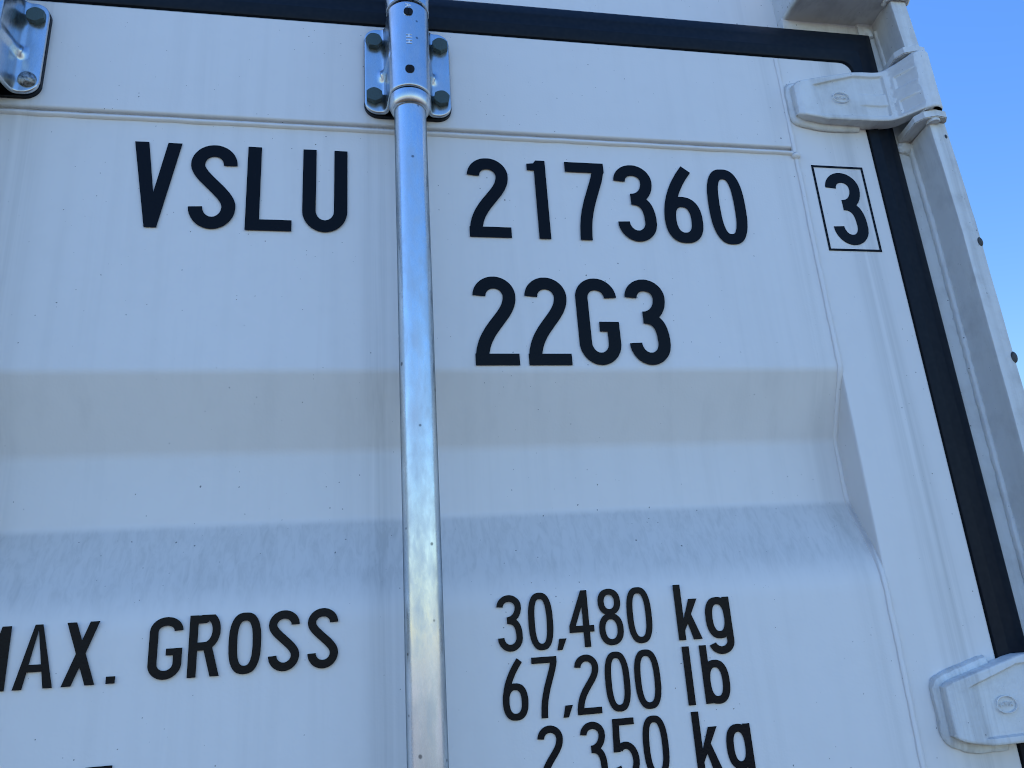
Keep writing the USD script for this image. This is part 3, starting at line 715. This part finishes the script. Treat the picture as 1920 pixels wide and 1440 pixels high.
hm, mk = hinge_mesh(), maker_mark()
def bead_round(lump):
    P = catmull([(.612, -.0030, .5835 - HZ), (.585, -.0034, .5822 - HZ), (.560, -.0036, .5826 - HZ), (.537, -.0036, .5865 - HZ), (.5262, -.0036, .5930 - HZ), (.5245, -.0036, .612 - HZ), (.5255, -.0036, .634 - HZ), (.534, -.0036, .6402 - HZ), (.565, -.0034, .6475 - HZ), (.603, -.0030, .6560 - HZ)], 26)
    if lump: P = P[(P[:, 0] < .588)]
    P[:, 1] += 0.0022
    return tube(P, 0.0068 if lump else 0.0060, 14, 0.24 if lump else 0.12, 70 if lump else 90, 0.62 if lump else 0.75, 21)
for n, dz in enumerate((0.0, -0.7095)):
    def at(m): m = m.copy(); m.apply_translation((0, 0, HZ + dz)); return up_z(m)
    if n == 1:
        def shift(m):
            m = m.copy(); v = m.vertices; v[:, 0] += 0.0240 * np.clip(1 - (v[:, 0] - 0.603) / 0.06, 0, 1); v[:, 2] *= 1.0 + 0.07 * (v[:, 0] < 0.66); return m
        at_ = at; at = lambda m: at_(shift(m))
    h_ = part('hinge', at(hm), M_worn, C, ('white pressed hinge near the top corner', 'white pressed hinge lower down beside the weights')[n], smooth=40)
    part('maker_mark', at(mk), M_worn, h_, smooth=40)
    part('weld_bead', at(bead_round(n == 1)), M_worn, h_, 'smooth weld round the blade' if n == 0 else 'lumpy hand weld round the blade', smooth=50)
    pin = lathe([(0, .5650 - HZ), (.0072, .5650 - HZ), (.0078, .5660 - HZ), (.0078, .6770 - HZ), (.0070, .6780 - HZ), (0, .6780 - HZ)], BAR[0], BAR[1], 24)
    part('hinge_pin', at(pin), M_worn, h_, smooth=30)

# --- corner post: recessed channel beside the gasket, welded front bar, hinge lugs
CAST_Z = 0.760
FRONT = -0.0415
def lean(z):
    """the bar of the post is bent inward a little towards the top"""
    return -0.0125 * np.clip((z - 0.42) / 0.33, 0, 1) ** 1.3
def post_pieces():
    ms = []
    ch = Polygon([(.655, .0055), (.692, .0055), (.7045, .0055), (.709, .010), (.709, .150), (.640, .150), (.640, .013), (.655, .013)])
    ms.append(extrude_xy(ch, 0.16 - ZC, CAST_Z))
    for dz in (0.0, -0.7095): ms.append(extrude_xy(Polygon([(.7005 + lean(.62 + dz), -.028), (.7085 + lean(.62 + dz), -.028), (.7088, .0056), (.7005, .0056)]), .566 + dz, .677 + dz))
    bar = Polygon([(.6905, .0060), (.6845, FRONT + .0032), (.6851, FRONT + .0010), (.6870, FRONT), (.7045, FRONT), (.7068, FRONT + .0010), (.7082, FRONT + .0035), (.7090, .0060)])
    cuts = [.5665, .5665 - .7095]
    tops = [CAST_Z, .6765 - .0, .6765 - .7095]
    for z0_, z1_ in ((.6760, CAST_Z), (.6755 - .7095, .5670), (.16 - ZC, .5670 - .7095)):
        nz = max(2, int((z1_ - z0_) / 0.012))
        c = np.array(bar.exterior.coords)[:-1][::-1]
        Zs = np.linspace(z0_, z1_, nz)
        G = np.array([[(x, y, z) for x, y in c] for z in Zs])
        d = meshkit.fbm(G * np.array([30, 30, 22.0]), 3, 31) - 0.5
        G[..., 0] += d * 0.0010 * (G[..., 1] < 0) + lean(G[..., 2]); G[..., 1] += d * 0.0022 * (G[..., 1] < 0)
        k = len(c); f = []
        for i in range(nz - 1):
            for j in range(k):
                j2 = (j + 1) % k
                f += [[i * k + j, i * k + j2, (i + 1) * k + j2], [i * k + j, (i + 1) * k + j2, (i + 1) * k + j]]
        for j in range(1, k - 1): f += [[0, j + 1, j], [(nz - 1) * k, (nz - 1) * k + j, (nz - 1) * k + j + 1]]
        t = trimesh.Trimesh(G.reshape(-1, 3), np.array(f), process=False); t.fix_normals(); ms.append(t)
    return cat(*ms)
pm = up_z(post_pieces())
post = part('corner_post', pm, M_worn, C, smooth=25)
lug = Polygon([(.6760, .006), (.6745, -.004), (.6690, -.0360), (.6750, -.0470), (.6890, -.0520), (.7030, -.0500), (.7085, -.0420), (.7092, .006)])
for dz in (0.0, -0.7095):
    for z0_, z1_ in ((.6655, .6755), (.5685, .5788)):
        lp = affinity.translate(lug, lean(z0_ + dz), 0).buffer(-0.0012).buffer(0.0012)
        m = cat(extrude_xy(lp.buffer(-0.0010), z0_ + dz, z1_ + dz), extrude_xy(lp, z0_ + .001 + dz, z1_ - .001 + dz))
        part('hinge_lug', up_z(m), M_worn, post, smooth=False)
for a, b in ((.745, .679), (.563, .679 - .7095), (.563 - .7095, BOT_Z)):
    zz = np.linspace(a, b, max(8, int((a - b) / 0.004)))
    P = np.column_stack([.6885 + lean(zz) * 0.8 + .0012 * (meshkit.fbm(np.column_stack([zz * 40, zz * 0, zz * 0 + a]), 3, 6) - .5), np.full(len(zz), .0030), zz])
    part('weld_bead', up_z(tube(P, .0040, 9, .38, 150, .9, 13)), M_worn, post, smooth=50)
# fat weld under the upper lug and where the post meets the casting
b = trimesh.creation.icosphere(4, .0125); b.vertices *= (1.15, .42, .75)
b.vertices *= (1 + 0.5 * (meshkit.fbm(b.vertices * 190, 3, 44) - .5))[:, None]; b.apply_translation((.6800, .0045, .5615))
part('weld_blob', up_z(b), M_worn, post, smooth=50)
for x, z, r in ((.6985, .5480, .0022), (.7042, .4030, .0046), (.7058, .2590, .0050)):
    b = trimesh.creation.icosphere(2, r); b.vertices *= (0.8, 0.55, 1.35); b.apply_translation((x, FRONT + .0006, z))
    part('rivet', up_z(b), M_rust, post, smooth=60)

# --- corner casting, header, sill, walls and roof
cast = rbox(.547, .6985, -.0440, .120, CAST_Z, 2.591 - ZC, .006, 10)
hole = m3.Manifold.cylinder(.05, .026, .026, 28).rotate((90, 0, 0)).scale((1.15, 1, 1)).translate((.628, .003, .815))
cmf = m3.Manifold(m3.Mesh(cast.vertices.astype(np.float32), cast.faces.astype(np.uint32)))
k = (cmf - hole).to_mesh(); cast = trimesh.Trimesh(k.vert_properties[:, :3], k.tri_verts, process=False)
c_ = part('corner_casting', up_z(cast), M_worn, C, smooth=30)
P = catmull([(.6700, -.030, .7585), (.6705, -.0415, .7590), (.6770, -.0445, .7585), (.6870, -.0448, .7580), (.6960, -.0435, .7585), (.7005, -.035, .7590)], 8)
part('weld_bead', up_z(tube(P, .0036, 9, .35, 150, 1.0, 19)), M_worn, c_, smooth=50)
P = catmull([(.649, .0155, .7600), (.658, .0135, .7585), (.6655, .0085, .753), (.669, .0060, .7450), (.670, .0058, .737)], 12)
part('weld_bead', up_z(tube(P, .0050, 10, .3, 110, 1.0, 23)), M_worn, c_, smooth=50)
xs3 = np.linspace(-1.567, .5475, 90)
sec = [(.045, .724), (.0125, .724), (.0105, .7255), (.0105, .7300), (.0215, .7330), (.0225, .7350), (.0225, .868), (.0250, .8735), (.045, .875)]
H = np.array([[(x, y + (meshkit.fbm(np.array([[x * 5, z * 8, 0.0]]), 2, 3)[0] - .5) * .0012, z) for y, z in sec] for x in xs3])
B = H.copy(); B[..., 1] = .085
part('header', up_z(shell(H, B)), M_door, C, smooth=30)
cs = [(.085, .722), (.0215, .722), (.0175, .7300), (.0110, .7440), (.0090, .7540), (.0100, .7615), (.085, .7615)]
xc = np.linspace(.5465, .664, 30)
cv = np.array([[(x, y + (meshkit.fbm(np.array([[x * 40, z * 40, 1.0]]), 3, 5)[0] - .5) * .0022, z) for y, z in cs] for x in xc])
cb = cv.copy(); cb[..., 1] = .086
cover = shell(cv, cb)
part('header_end_plate', up_z(cover), M_worn, C, smooth=40)
part('door_sill', box(XL + .01, XR - .01, .005, .12, .02, .152), M_worn, C, smooth=False)

def corrugated(n0, n1, depth, pitch, along, fixed, lo, hi):
    """upright trapezoid-pressed sheet; along = 'y' or 'x'"""
    p, d = [], 0.0
    x = n0
    while x < n1:
        for dx, dd in ((0, 0), (.07 / .278 * pitch, 0), (.139 / .278 * pitch, 1), (.209 / .278 * pitch, 1)):
            p.append((min(x + dx, n1), dd * depth))
        x += pitch
    p.append((n1, 0))
    p = np.array(p)
    def put_(z): return np.array([(fixed + o, a, z) if along == 'y' else (a, fixed + o, z) for a, o in p])
    F = np.stack([put_(lo), put_(hi)], 1); off = np.array([(.002, 0, 0) if along == 'y' else (0, .002, 0)])
    return shell(F, F + off)
part('side_wall', corrugated(.150, 5.95, -.034, .278, 'y', XR - .012, .16, 2.54), M_worn, C, smooth=False)
part('side_wall', corrugated(.150, 5.95, .034, .278, 'y', XL + .010, .16, 2.54), M_worn, C, smooth=False)
part('front_wall', corrugated(XL + .1, XR - .1, .034, .25, 'x', 6.0, .16, 2.54), M_worn, C, smooth=False)
for x in (XL + .001, XR - .061):
    part('top_rail', rbox(x, x + .06, .12, 5.94, 2.525, 2.585, .004), M_worn, C)
    part('bottom_rail', rbox(x, x + .06, .12, 5.94, .03, .185, .004), M_worn, C)
ys = np.linspace(.05, 6.03, 60)
R = np.array([[(x, y, 2.574 + .018 * (k % 4 in (1, 2))) for x in (XL + .03, XR - .03)] for k, y in enumerate(ys)])
part('roof', shell(R, R - np.array([0, 0, .002])), M_worn, C, smooth=False)
part('floor', box(XL + .03, XR - .03, .05, 6.0, .13, .16), M_dark, C, smooth=False)
for x0_, x1_ in ((XL, XL + .16), (XR - .16, XR)):
    part('rear_post', rbox(x0_, x1_, 5.92, 6.058, 0.0, 2.591, .006), M_worn, C)
part('corner_casting', box(.547, .7088, -.042, .12, 0, .118), M_worn, C, smooth=False)
# the left half of the door end, mirrored, out of the picture
part('door', mirrored(door_mesh), M_door, C, 'white left-hand door leaf')
d2 = stage.GetPrimAtPath(C.GetPath().pathString + '/door_001')
part('panel', mirrored(panel_mesh), M_door, d2, smooth=50)
part('gasket', mirrored(gm), M_rubber, C, smooth=35)
part('corner_post', mirrored(pm), M_worn, C, smooth=25)
part('corner_casting', mirrored(up_z(cast)), M_worn, C, smooth=30)
part('corner_casting', box(-1.7288, -1.567, -.042, .12, 0, .118), M_worn, C, smooth=False)
